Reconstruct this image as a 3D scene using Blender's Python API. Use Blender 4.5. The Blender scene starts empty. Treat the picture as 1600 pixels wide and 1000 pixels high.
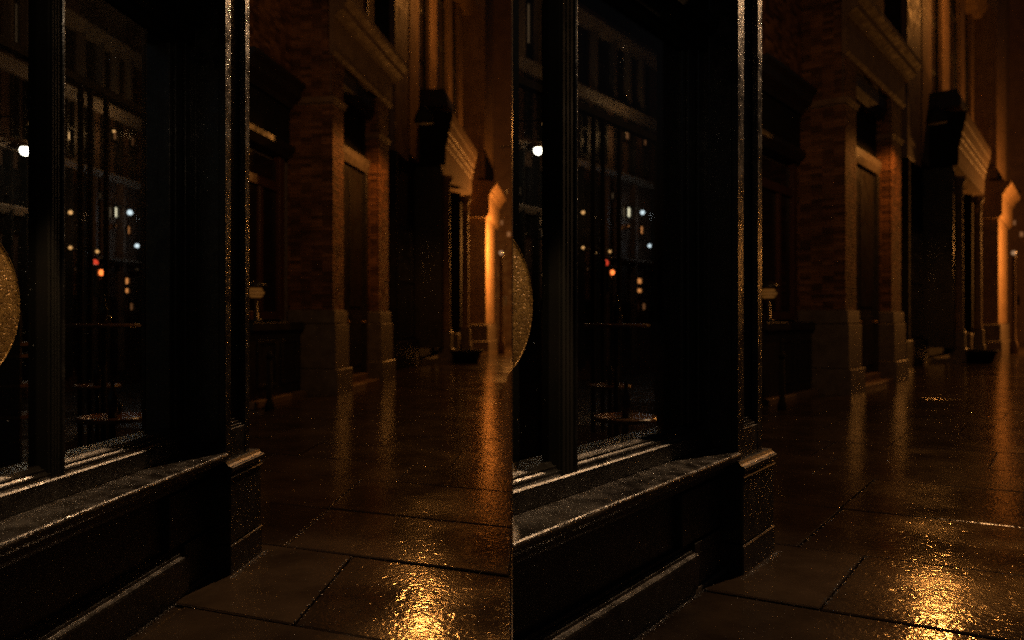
import bpy, bmesh, math, random
from mathutils import Vector, Matrix

R = math.radians
sc = bpy.context.scene
col = sc.collection

# ------------------------------------------------------------------ camera, sky, exposure
F_PX = 1200.0            # focal length in pixels of the 1600 px wide photograph
CAM_H = 1.5
cam_d = bpy.data.cameras.new('camera')
cam_d.sensor_width = 36.0
cam_d.lens = 36.0 * F_PX / 1600.0
cam_d.clip_start = 0.05
cam_d.clip_end = 900.0
cam_d.dof.use_dof = True
cam_d.dof.focus_distance = 4.2
cam_d.dof.aperture_fstop = 1.3
cam = bpy.data.objects.new('camera', cam_d)
cam.location = (0, 0, CAM_H)
cam.rotation_euler = (R(90), 0, 0)
col.objects.link(cam)
sc.camera = cam

w = bpy.data.worlds.new('World')
sc.world = w
w.use_nodes = True
wn = w.node_tree
bg = wn.nodes['Background']
sky = wn.nodes.new('ShaderNodeTexSky')
sky.sky_type = 'NISHITA'
sky.sun_disc = False
sky.sun_elevation = R(-3.0)
sky.sun_rotation = R(200)
wn.links.new(sky.outputs['Color'], bg.inputs['Color'])
bg.inputs['Strength'].default_value = 0.12

vs = sc.view_settings
vs.view_transform = 'Standard'
vs.look = 'None'
vs.gamma = 1.0
vs.use_curve_mapping = False
vs.exposure = 0.2
sc.render.engine = 'CYCLES'
sc.cycles.use_denoising = False
sc.cycles.max_bounces = 6
sc.cycles.glossy_bounces = 4
sc.cycles.transparent_max_bounces = 8
sc.cycles.sample_clamp_indirect = 3.0
sc.cycles.caustics_reflective = False
sc.cycles.caustics_refractive = False

# ------------------------------------------------------------------ materials
MATS = {}


def new_mat(name):
    m = bpy.data.materials.new(name)
    m.use_nodes = True
    MATS[name] = m
    nt = m.node_tree
    return m, nt, nt.nodes['Principled BSDF']


def coords(nt, scale=(1, 1, 1), src='Object'):
    tc = nt.nodes.new('ShaderNodeTexCoord')
    mp = nt.nodes.new('ShaderNodeMapping')
    mp.inputs['Scale'].default_value = scale
    nt.links.new(tc.outputs[src], mp.inputs['Vector'])
    return mp.outputs['Vector']


def noise(nt, vec, scale, detail=4, rough=0.55):
    n = nt.nodes.new('ShaderNodeTexNoise')
    n.inputs['Scale'].default_value = scale
    n.inputs['Detail'].default_value = detail
    n.inputs['Roughness'].default_value = rough
    nt.links.new(vec, n.inputs['Vector'])
    return n.outputs['Fac']


def ramp(nt, fac, stops):
    r = nt.nodes.new('ShaderNodeValToRGB')
    els = r.color_ramp.elements
    while len(els) < len(stops):
        els.new(0.5)
    for e, (p, c) in zip(els, stops):
        e.position = p
        e.color = c if len(c) == 4 else (*c, 1)
    nt.links.new(fac, r.inputs['Fac'])
    return r.outputs['Color']


def bump(nt, height, strength, dist, prev=None):
    b = nt.nodes.new('ShaderNodeBump')
    b.inputs['Strength'].default_value = strength
    b.inputs['Distance'].default_value = dist
    nt.links.new(height, b.inputs['Height'])
    if prev is not None:
        nt.links.new(prev, b.inputs['Normal'])
    return b.outputs['Normal']


def g(v):
    return (v, v, v)


def surface(name, c0, c1, rough=(0.4, 0.6), nscale=3.0, bumps=((60, 0.3, 0.004),), stretch=(1, 1, 1), spec=0.5,
            metal=0.0, rand=0.0, coat=0.0):
    m, nt, p = new_mat(name)
    v = coords(nt, stretch)
    n1 = noise(nt, v, nscale, 6, 0.6)
    c = ramp(nt, n1, [(0.3, c0), (0.7, c1)])
    if rand > 0:
        oi = nt.nodes.new('ShaderNodeObjectInfo')
        mr = nt.nodes.new('ShaderNodeMapRange')
        mr.inputs['To Min'].default_value = 1 - rand
        mr.inputs['To Max'].default_value = 1 + rand
        nt.links.new(oi.outputs['Random'], mr.inputs['Value'])
        mx = nt.nodes.new('ShaderNodeVectorMath')
        mx.operation = 'SCALE'
        nt.links.new(c, mx.inputs[0])
        nt.links.new(mr.outputs['Result'], mx.inputs['Scale'])
        c = mx.outputs['Vector']
    nt.links.new(c, p.inputs['Base Color'])
    n2 = noise(nt, v, nscale * 2.3, 4)
    rr = ramp(nt, n2, [(0.35, g(rough[0])), (0.65, g(rough[1]))])
    nt.links.new(rr, p.inputs['Roughness'])
    p.inputs['Specular IOR Level'].default_value = spec
    p.inputs['Metallic'].default_value = metal
    p.inputs['Coat Weight'].default_value = coat
    p.inputs['Coat Roughness'].default_value = 0.1
    nm = None
    for s, st, d in bumps:
        nm = bump(nt, noise(nt, v, s, 3), st, d, nm)
    if nm is not None:
        nt.links.new(nm, p.inputs['Normal'])
    return m


def make_paint():
    """old gloss black paint, brushed and worn, beaded with rain"""
    m, nt, p = new_mat('wet_black_paint')
    v = coords(nt)
    c = ramp(nt, noise(nt, v, 5.0, 7, 0.65), [(0.3, (0.006, 0.0055, 0.005)), (0.62, (0.017, 0.014, 0.011)), (0.8, (0.040, 0.031, 0.022))])
    nt.links.new(c, p.inputs['Base Color'])
    p.inputs['Specular IOR Level'].default_value = 0.9
    rr = ramp(nt, noise(nt, v, 11.0, 5, 0.6), [(0.35, g(0.20)), (0.65, g(0.46))])
    nt.links.new(rr, p.inputs['Roughness'])
    nm = bump(nt, noise(nt, v, 18.0, 4, 0.6), 0.22, 0.008)
    nm = bump(nt, noise(nt, v, 110.0, 3, 0.6), 0.35, 0.0022, nm)
    vo = nt.nodes.new('ShaderNodeTexVoronoi')
    vo.inputs['Scale'].default_value = 170.0
    nt.links.new(v, vo.inputs['Vector'])
    bead = ramp(nt, vo.outputs['Distance'], [(0.0, g(1.0)), (0.30, g(0.55)), (0.42, g(0.0))])
    mask = ramp(nt, noise(nt, v, 45.0, 3), [(0.46, g(0.0)), (0.58, g(1.0))])
    mx = nt.nodes.new('ShaderNodeMath')
    mx.operation = 'MULTIPLY'
    nt.links.new(bead, mx.inputs[0])
    nt.links.new(mask, mx.inputs[1])
    nm = bump(nt, mx.outputs[0], 0.45, 0.0022, nm)
    nt.links.new(nm, p.inputs['Normal'])
    return m


M_PAINT = make_paint()
M_PAINT2 = surface('old_black_paint', (0.010, 0.009, 0.008), (0.024, 0.020, 0.016), (0.35, 0.55), 2.0,
                   ((40, 0.3, 0.006),))
def make_brick():
    m, nt, p = new_mat('red_brick')
    v = coords(nt)
    sn = nt.nodes.new('ShaderNodeVectorMath')
    sn.operation = 'SNAP'
    sn.inputs[1].default_value = (0.225, 0.225, 0.075)
    nt.links.new(v, sn.inputs[0])
    wn_ = nt.nodes.new('ShaderNodeTexWhiteNoise')
    nt.links.new(sn.outputs[0], wn_.inputs['Vector'])
    c1 = ramp(nt, wn_.outputs['Value'], [(0.0, (0.065, 0.030, 0.014)), (0.5, (0.16, 0.074, 0.034)), (1.0, (0.28, 0.130, 0.058))])
    st = ramp(nt, noise(nt, v, 1.3, 6, 0.65), [(0.3, g(0.45)), (0.65, g(1.0))])
    mx = nt.nodes.new('ShaderNodeVectorMath')
    mx.operation = 'MULTIPLY'
    nt.links.new(c1, mx.inputs[0])
    nt.links.new(st, mx.inputs[1])
    nt.links.new(mx.outputs[0], p.inputs['Base Color'])
    p.inputs['Roughness'].default_value = 0.78
    p.inputs['Specular IOR Level'].default_value = 0.25
    nm = bump(nt, noise(nt, v, 16.0, 4, 0.6), 0.5, 0.012)
    nm = bump(nt, noise(nt, v, 90.0, 3), 0.4, 0.004, nm)
    nt.links.new(nm, p.inputs['Normal'])
    return m


M_BRICK = make_brick()
M_MORTAR = surface('mortar', (0.09, 0.07, 0.055), (0.16, 0.13, 0.10), (0.7, 0.9), 8.0)
M_STONE = surface('brown_sandstone', (0.12, 0.075, 0.042), (0.22, 0.145, 0.085), (0.6, 0.8), 2.2,
                  ((9, 0.3, 0.02), (40, 0.3, 0.004)), spec=0.25)
M_PLINTH = surface('grey_granite', (0.07, 0.056, 0.044), (0.14, 0.115, 0.09), (0.45, 0.65), 5.0,
                   ((30, 0.35, 0.008),), spec=0.35)
M_WOOD = surface('dark_red_timber', (0.045, 0.019, 0.010), (0.090, 0.038, 0.020), (0.3, 0.5), 3.0,
                 ((20, 0.3, 0.006),), stretch=(1, 1, 0.15))
M_TABLE = surface('brown_table_wood', (0.09, 0.045, 0.02), (0.17, 0.09, 0.04), (0.2, 0.35), 4.0, (), stretch=(0.3, 1, 1))
M_DARKGLASS = surface('dark_window_glass', (0.006, 0.006, 0.006), (0.012, 0.011, 0.010), (0.08, 0.2), 1.5, ((3, 0.08, 0.02),))
M_IRON = surface('wet_black_iron', (0.012, 0.012, 0.012), (0.022, 0.021, 0.020), (0.25, 0.4), 5.0, ((60, 0.3, 0.003),))
M_MATTE = surface('matte_black', (0.006, 0.007, 0.006), (0.016, 0.014, 0.012), (0.8, 0.95), 3.0, (), spec=0.15)
M_FAR = surface('dark_far_brick', (0.06, 0.034, 0.022), (0.11, 0.064, 0.04), (0.5, 0.8), 1.2, ((14, 0.4, 0.01),))
M_FARSTONE = surface('dark_far_stone', (0.15, 0.12, 0.09), (0.24, 0.19, 0.14), (0.5, 0.7), 1.0)
M_ASPHALT = surface('wet_asphalt', (0.020, 0.019, 0.018), (0.045, 0.042, 0.039), (0.2, 0.45), 0.7, ((80, 0.5, 0.006),))


def make_paving():
    m, nt, p = new_mat('wet_paving_stone')
    tc = nt.nodes.new('ShaderNodeTexCoord')
    geo = nt.nodes.new('ShaderNodeNewGeometry')
    v = geo.outputs['Position']
    n1 = noise(nt, v, 1.7, 7, 0.65)
    c = ramp(nt, n1, [(0.28, (0.014, 0.010, 0.007)), (0.72, (0.062, 0.044, 0.029))])
    oi = nt.nodes.new('ShaderNodeObjectInfo')
    mr = nt.nodes.new('ShaderNodeMapRange')
    mr.inputs['To Min'].default_value = 0.7
    mr.inputs['To Max'].default_value = 1.25
    nt.links.new(oi.outputs['Random'], mr.inputs['Value'])
    mx = nt.nodes.new('ShaderNodeVectorMath')
    mx.operation = 'SCALE'
    nt.links.new(c, mx.inputs[0])
    nt.links.new(mr.outputs['Result'], mx.inputs['Scale'])
    nt.links.new(mx.outputs['Vector'], p.inputs['Base Color'])
    wet = noise(nt, v, 1.1, 5, 0.6)
    rr = ramp(nt, wet, [(0.36, g(0.08)), (0.62, g(0.18))])
    nt.links.new(rr, p.inputs['Roughness'])
    p.inputs['IOR'].default_value = 1.4
    n_a = bump(nt, noise(nt, v, 4.0, 3, 0.5), 0.05, 0.02)
    wv = noise(nt, v, 13.0, 3, 0.45)
    rip = ramp(nt, wv, [(0.28, g(0.0)), (0.45, g(0.7)), (0.55, g(0.5)), (0.74, g(1.0))])
    n_b = bump(nt, rip, 0.21, 0.0085, n_a)
    n_c = bump(nt, noise(nt, v, 42.0, 2, 0.5), 0.16, 0.0022, n_b)
    nt.links.new(n_c, p.inputs['Normal'])
    return m


M_PAVE = make_paving()


def make_brass():
    m, nt, p = new_mat('scratched_gold_disc')
    v = coords(nt)
    vo = nt.nodes.new('ShaderNodeTexVoronoi')
    vo.feature = 'DISTANCE_TO_EDGE'
    vo.inputs['Scale'].default_value = 75.0
    mp = nt.nodes.new('ShaderNodeMapping')
    mp.inputs['Scale'].default_value = (1.7, 1, 0.7)
    nt.links.new(v, mp.inputs['Vector'])
    nt.links.new(mp.outputs['Vector'], vo.inputs['Vector'])
    ed = ramp(nt, vo.outputs['Distance'], [(0.0, g(0.25)), (0.16, g(1.0))])
    n1 = noise(nt, v, 14.0, 7, 0.7)
    c = ramp(nt, n1, [(0.3, (0.22, 0.115, 0.028)), (0.7, (0.66, 0.39, 0.115))])
    mx = nt.nodes.new('ShaderNodeVectorMath')
    mx.operation = 'MULTIPLY'
    nt.links.new(c, mx.inputs[0])
    nt.links.new(ed, mx.inputs[1])
    nt.links.new(mx.outputs[0], p.inputs['Base Color'])
    p.inputs['Metallic'].default_value = 0.6
    p.inputs['Roughness'].default_value = 0.40
    b1 = bump(nt, ed, 0.6, 0.004)
    b2 = bump(nt, noise(nt, v, 90.0, 3), 0.25, 0.0025, b1)
    nt.links.new(b2, p.inputs['Normal'])
    return m


M_BRASS = make_brass()


def make_glass():
    m = bpy.data.materials.new('shop_glass')
    m.use_nodes = True
    nt = m.node_tree
    nt.nodes.clear()
    out = nt.nodes.new('ShaderNodeOutputMaterial')
    mix = nt.nodes.new('ShaderNodeMixShader')
    tr = nt.nodes.new('ShaderNodeBsdfTransparent')
    tr.inputs['Color'].default_value = (0.86, 0.87, 0.85, 1)
    gl = nt.nodes.new('ShaderNodeBsdfGlossy')
    gl.inputs['Roughness'].default_value = 0.03
    lw = nt.nodes.new('ShaderNodeLayerWeight')
    pw = nt.nodes.new('ShaderNodeMath')
    pw.operation = 'POWER'
    pw.inputs[1].default_value = 5.0
    ma = nt.nodes.new('ShaderNodeMath')
    ma.operation = 'MULTIPLY_ADD'
    ma.inputs[1].default_value = 0.96
    ma.inputs[2].default_value = 0.04
    lw.inputs['Blend'].default_value = 0.5
    nt.links.new(lw.outputs['Facing'], pw.inputs[0])
    nt.links.new(pw.outputs[0], ma.inputs[0])
    nt.links.new(ma.outputs[0], mix.inputs[0])
    nt.links.new(tr.outputs[0], mix.inputs[1])
    nt.links.new(gl.outputs[0], mix.inputs[2])
    nt.links.new(mix.outputs[0], out.inputs['Surface'])
    return m


M_GLASS = make_glass()


def make_water():
    m, nt, p = new_mat('water_drop')
    p.inputs['Base Color'].default_value = (0.9, 0.9, 0.9, 1)
    p.inputs['Roughness'].default_value = 0.2
    p.inputs['IOR'].default_value = 1.33
    p.inputs['Transmission Weight'].default_value = 0.85
    p.inputs['Specular IOR Level'].default_value = 0.9
    return m


M_WATER = make_water()


def emit(name, c, s):
    m, nt, p = new_mat(name)
    p.inputs['Base Color'].default_value = (0.1, 0.1, 0.1, 1)
    p.inputs['Emission Color'].default_value = (*c, 1)
    p.inputs['Emission Strength'].default_value = s
    return m


E_WHITE = emit('lit_white_lamp', (1.0, 0.93, 0.78), 9.0)
E_WARM = emit('lit_warm_lamp', (1.0, 0.50, 0.17), 0.9)
E_ORANGE = emit('lit_orange_window', (1.0, 0.36, 0.10), 0.8)
E_DIM = emit('dim_orange_glow', (1.0, 0.40, 0.15), 0.16)
E_FAINT = emit('faint_warm_glow', (1.0, 0.60, 0.30), 0.075)
E_CREAM = emit('lit_cream_window', (1.0, 0.88, 0.60), 1.2)
E_BLUE = emit('lit_cool_lamp', (0.75, 0.90, 1.0), 1.3)
E_RED = emit('lit_red_signal', (1.0, 0.07, 0.03), 0.9)
E_AMBER = emit('lit_amber_signal', (1.0, 0.20, 0.04), 2.6)
E_SODIUM = emit('lit_sodium_lamp', (1.0, 0.50, 0.16), 14.0)


# ------------------------------------------------------------------ geometry helpers
class MB:
    """collects shapes given in a frame: u along the street, n out towards the street, z up"""

    def __init__(self):
        self.bm = bmesh.new()

    def _v(self, u, n, z):
        return self.bm.verts.new((u, -n, z))

    def box(self, u0, u1, n0, n1, z0, z1, bev=0.0):
        vs_ = [self._v(u, n, z) for u in (u0, u1) for n in (n0, n1) for z in (z0, z1)]
        fs = [(0, 1, 3, 2), (4, 6, 7, 5), (0, 4, 5, 1), (2, 3, 7, 6), (0, 2, 6, 4), (1, 5, 7, 3)]
        faces = [self.bm.faces.new([vs_[i] for i in f]) for f in fs]
        if bev > 0:
            es = list({e for f in faces for e in f.edges})
            bmesh.ops.bevel(self.bm, geom=es, offset=bev, segments=1, affect='EDGES', profile=0.5)
        return self

    def prof(self, pts, u0, u1):
        a = [self._v(u0, n, z) for n, z in pts]
        b = [self._v(u1, n, z) for n, z in pts]
        k = len(pts)
        self.bm.faces.new(a)
        self.bm.faces.new(b[::-1])
        for i in range(k):
            j = (i + 1) % k
            self.bm.faces.new([a[i], b[i], b[j], a[j]])
        return self

    def vprof(self, pts, z0, z1):
        a = [self._v(u, n, z0) for u, n in pts]
        b = [self._v(u, n, z1) for u, n in pts]
        k = len(pts)
        self.bm.faces.new(a)
        self.bm.faces.new(b[::-1])
        for i in range(k):
            j = (i + 1) % k
            self.bm.faces.new([a[i], b[i], b[j], a[j]])
        return self

    def lathe(self, u, n, pts, seg=16):
        rings = []
        for r, z in pts:
            rings.append([self._v(u + r * math.cos(2 * math.pi * i / seg), n + r * math.sin(2 * math.pi * i / seg), z)
                          for i in range(seg)])
        for a, b in zip(rings, rings[1:]):
            for i in range(seg):
                j = (i + 1) % seg
                self.bm.faces.new([a[i], a[j], b[j], b[i]])
        self.bm.faces.new(rings[0][::-1])
        self.bm.faces.new(rings[-1])
        return self

    def ball(self, u, n, z, r, seg=12):
        pts = [(max(1e-4, r * math.sin(math.pi * k / 8)), z - r * math.cos(math.pi * k / 8)) for k in range(9)]
        return self.lathe(u, n, pts, seg)

    def tube(self, p, q, r, seg=8):
        p = Vector((p[0], -p[1], p[2]))
        q = Vector((q[0], -q[1], q[2]))
        d = (q - p).normalized()
        a = d.orthogonal().normalized()
        b = d.cross(a)
        ring = []
        for c in (p, q):
            ring.append([self.bm.verts.new(c + (a * math.cos(2 * math.pi * i / seg) + b * math.sin(2 * math.pi * i / seg)) * r)
                         for i in range(seg)])
        for i in range(seg):
            j = (i + 1) % seg
            self.bm.faces.new([ring[0][i], ring[0][j], ring[1][j], ring[1][i]])
        self.bm.faces.new(ring[0][::-1])
        self.bm.faces.new(ring[1])
        return self

    def disc(self, u, z, n0, n1, r, seg=96):
        a = [self._v(u + r * math.cos(2 * math.pi * i / seg), n0, z + r * math.sin(2 * math.pi * i / seg)) for i in range(seg)]
        b = [self._v(u + r * math.cos(2 * math.pi * i / seg), n1, z + r * math.sin(2 * math.pi * i / seg)) for i in range(seg)]
        for i in range(seg):
            j = (i + 1) % seg
            self.bm.faces.new([a[i], a[j], b[j], b[i]])
        self.bm.faces.new(a)
        self.bm.faces.new(b[::-1])
        return self


def root(name, label, cat, fr, group=None, at=None):
    o = bpy.data.objects.new(name, None)
    o.empty_display_size = 0.2
    o['label'] = label
    o['category'] = cat
    if group:
        o['group'] = group
    o.matrix_world = fr.matrix(at)
    col.objects.link(o)
    return o


def struct(o):
    for k in ('label', 'category'):
        if k in o:
            del o[k]
    o['kind'] = 'structure'
    return o


def part(mb, name, mat, parent, smooth=False, kind=None, label=None, depth_fix=None):
    bm = mb.bm
    rt = parent
    while rt.parent is not None:
        rt = rt.parent
    bmesh.ops.recalc_face_normals(bm, faces=bm.faces)
    clip = rt.get('_clip')
    if clip:
        mw = rt.matrix_basis
        inv = mw.inverted()
        co = inv @ Vector((0.004 * clip, 0, 0))
        no = inv.to_3x3() @ Vector((1, 0, 0))
        geom = bm.verts[:] + bm.edges[:] + bm.faces[:]
        res = bmesh.ops.bisect_plane(bm, geom=geom, plane_co=co, plane_no=no, clear_inner=clip > 0, clear_outer=clip < 0)
        cut = [e for e in res['geom_cut'] if isinstance(e, bmesh.types.BMEdge)]
        if cut:
            bmesh.ops.holes_fill(bm, edges=cut, sides=0)
    if not bm.verts:
        bm.free()
        return None
    me = bpy.data.meshes.new(name)
    bm.to_mesh(me)
    bm.free()
    me.materials.append(mat)
    if smooth:
        for p in me.polygons:
            p.use_smooth = True
    o = bpy.data.objects.new(name, me)
    col.objects.link(o)
    o.parent = parent
    if kind:
        o['kind'] = kind
    if label:
        o['label'] = label
    return o


def solo(mb, name, label, cat, mat, fr, group=None, kind=None, smooth=False, clip=0):
    """a thing (or stuff) that is one mesh"""
    t = root(name + '_tmp', label or 'x', cat or 'x', fr)
    t['_clip'] = clip
    o = part(mb, name, mat, t, smooth)
    m = t.matrix_basis.copy()
    if o is None:
        bpy.data.objects.remove(t)
        return None
    o.parent = None
    o.matrix_world = m
    bpy.data.objects.remove(t)
    if label and kind != 'structure':
        o['label'] = label
    if cat and kind != 'structure':
        o['category'] = cat
    if group:
        o['group'] = group
    if kind:
        o['kind'] = kind
    return o


def light(name, parent, loc, power, color, radius=0.1, spot=None):
    d = bpy.data.lights.new(name, 'SPOT' if spot else 'POINT')
    if spot:
        d.spot_size, d.spot_blend = spot
    d.energy = power
    d.color = color
    d.shadow_soft_size = radius
    o = bpy.data.objects.new(name, d)
    o.location = (loc[0], -loc[1], loc[2])
    col.objects.link(o)
    o.parent = parent
    return o


class Frame:
    """a street line: origin on the ground, e along the street away from us, n out to the street"""

    def __init__(self, O, e):
        self.O = Vector((O[0], O[1]))
        self.e = Vector((e[0], e[1])).normalized()
        self.nv = Vector((self.e.y, -self.e.x))
        self.ang = math.atan2(self.e.y, self.e.x)
        self.ox = 0

    def matrix(self, at=None):
        p = self.O.copy()
        z = 0
        if at is not None:
            p = p + self.e * at[0] + self.nv * at[1]
            z = at[2] if len(at) > 2 else 0
        return Matrix.Translation((p.x, p.y, z)) @ Matrix.Rotation(self.ang, 4, 'Z')

    def hit(self, px, n=0.0):
        k = (px + self.ox - 800.0) / F_PX
        ax = self.O.x + n * self.nv.x
        ay = self.O.y + n * self.nv.y
        return (k * ay - ax) / (self.e.x - k * self.e.y)

    def Y(self, px, n=0.0):
        return self.O.y + n * self.nv.y + self.hit(px, n) * self.e.y

    def z(self, px, py, n=0.0):
        return CAM_H + (500.0 - py) / F_PX * self.Y(px, n)

    def un(self, X, Y):
        d = Vector((X, Y)) - self.O
        return d.dot(self.e), d.dot(self.nv)


class Side:
    def __init__(self, ox, clip, where, rnd):
        self.ox = ox
        self.clip = clip
        self.edges = []
        self.where = where
        self.rnd = random.Random(rnd)

    def ground(self, px, py, z=0.0):
        Y = (CAM_H - z) * F_PX / (py - 500.0)
        return ((px + self.ox - 800.0) / F_PX * Y, Y)

    def frame(self, px, py, vp):
        f = Frame(self.ground(px, py), ((vp + self.ox - 800.0) / F_PX, 1.0))
        f.ox = self.ox
        return f

    def at(self, px, Y):
        return ((px + self.ox - 800.0) / F_PX * Y, Y)


LEFT = Side(0, -1, 'left half', 5)
RIGHT = Side(801, 1, 'right half', 9)
WORLD = Frame((0, 0), (1, 0))      # u = X, n = -Y


# ------------------------------------------------------------------ ground under everything
mb = MB()
mb.box(-400, 400, -400, 400, -0.6, -0.05)
solo(mb, 'ground', None, None, M_ASPHALT, WORLD, kind='structure')


# ------------------------------------------------------------------ one street
def paving(S):
    ex = ((862.0 + S.ox - 800.0) / F_PX, 1.0)
    e = Vector(ex).normalized()
    a = Vector(S.ground(407, 849))
    b = Vector(S.ground(797, 900))
    c = (b - a).normalized()                 # across the pavement, to the right
    O = b
    fr = Frame((O.x, O.y), (e.x, e.y))
    pv = root('pavement', 'x', 'x', fr)
    struct(pv)
    pv['_clip'] = 0
    inv = pv.matrix_basis.inverted()

    def solve(p):
        d = Vector(p) - O
        det = e.x * c.y - e.y * c.x
        v = (d.x * c.y - d.y * c.x) / det
        ww = (e.x * d.y - e.y * d.x) / det
        return v, ww

    cuts_y = [800 + 0] and []
    # course lines, read where they meet the right-hand edge of the panel
    def course(py):
        return solve(S.ground(797, py))[0]
    lines = [course(1120), course(990), course(900), course(825), course(769), course(738), course(710), course(689),
             course(670)]
    lines[1] = lines[2] - 1.12
    lines[0] = lines[1] - 1.05
    while lines[-1] < 15.0:
        lines.append(lines[-1] + 1.03)
    known = {1: solve(S.ground(490, 940))[1], 2: solve(S.ground(486, 819))[1], 3: solve(S.ground(537, 773))[1],
             6: solve(S.ground(606, 684))[1], 5: solve(S.ground(466, 711))[1]}
    rnd = S.rnd
    bed = MB()
    x0, x1 = (-7.0, -0.004) if S.clip < 0 else (0.004, 34.0)
    for ci in range(len(lines) - 1):
        v0, v1 = lines[ci], lines[ci + 1]
        start = known.get(ci, rnd.uniform(-0.6, 0.6))
        ws = [start]
        while ws[-1] < 3.4:
            ws.append(ws[-1] + rnd.uniform(1.5, 1.95))
        while ws[0] > -4.6:
            ws.insert(0, ws[0] - rnd.uniform(1.5, 1.95))
        for w0, w1 in zip(ws, ws[1:]):
            gp = 0.006
            quad = [(v0 + gp, w0 + gp), (v0 + gp, w1 - gp), (v1 - gp, w1 - gp), (v1 - gp, w0 + gp)]
            pts = [O + e * v + c * ww for v, ww in quad]
            # keep the part on this street's side
            poly = []
            for i in range(4):
                p, q = pts[i], pts[(i + 1) % 4]
                pin = x0 <= p.x <= x1
                qin = x0 <= q.x <= x1
                if pin:
                    poly.append(p)
                if pin != qin:
                    xb = x1 if max(p.x, q.x) > x1 else x0
                    t = (xb - p.x) / (q.x - p.x)
                    poly.append(p.lerp(q, t))
            if len(poly) < 3:
                continue
            cen = sum((p for p in poly), Vector((0, 0))) / len(poly)
            kx = (cen.x / max(cen.y, 0.5)) * F_PX + 800 - S.ox
            if kx < 120 - 900 / max(cen.y, 1) or kx > 1150 or (S.clip < 0 and cen.y < 2.2) or cen.y < 1.6:
                continue
            dz = rnd.uniform(-0.004, 0.004)
            tilt = (rnd.uniform(-0.004, 0.004), rnd.uniform(-0.004, 0.004))
            bm = bmesh.new()
            cl = inv @ Vector((cen.x, cen.y, 0))
            top, mid, bot = [], [], []
            for p in poly:
                l = inv @ Vector((p.x, p.y, 0)) - cl
                h = dz + l.x * tilt[0] + l.y * tilt[1]
                sx = max(0.0, 1 - 0.011 / max(abs(l.x), 0.05))
                sy = max(0.0, 1 - (0.006 if cen.y < 6.4 else 0.0) / max(abs(l.y), 0.05))
                top.append(bm.verts.new((l.x * sx, l.y * sy, h)))
                mid.append(bm.verts.new((l.x, l.y, h - 0.006)))
                bot.append(bm.verts.new((l.x, l.y, -0.045)))
            bm.faces.new(top)
            k = len(poly)
            for i in range(k):
                j = (i + 1) % k
                bm.faces.new([top[i], mid[i], mid[j], top[j]])
                bm.faces.new([mid[i], bot[i], bot[j], mid[j]])
            if cen.y < 13:
                for i in range(k):
                    p, q = poly[i], poly[(i + 1) % k]
                    along = abs((q - p).normalized().dot(e)) > 0.8
                    S.edges.append((p, q, dz, cen, along))
            bmesh.ops.recalc_face_normals(bm, faces=bm.faces)
            me = bpy.data.meshes.new('paving_slab')
            bm.to_mesh(me)
            bm.free()
            me.materials.append(M_PAVE)
            o = bpy.data.objects.new('paving_slab', me)
            col.objects.link(o)
            o.parent = pv
            o.location = cl
    # far paving, slabs too shallow to tell apart
    vfar = lines[-1]
    far = MB()
    P = [O + e * v + c * ww for v, ww in ((vfar, -8), (vfar, 8), (vfar + 60, 8), (vfar + 60, -8))]
    vsx = [far.bm.verts.new(inv @ Vector((p.x, p.y, -0.004))) for p in P]
    far.bm.faces.new(vsx)
    ret = bmesh.ops.extrude_face_region(far.bm, geom=far.bm.faces[:])
    for v_ in [x for x in ret['geom'] if isinstance(x, bmesh.types.BMVert)]:
        v_.co.z -= 0.04
    for k in range(1, 30):
        pass
    pv['_clip'] = S.clip
    part(far, 'distant_paving', M_PAVE, pv, kind='stuff')
    del pv['_clip']
    return pv


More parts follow.
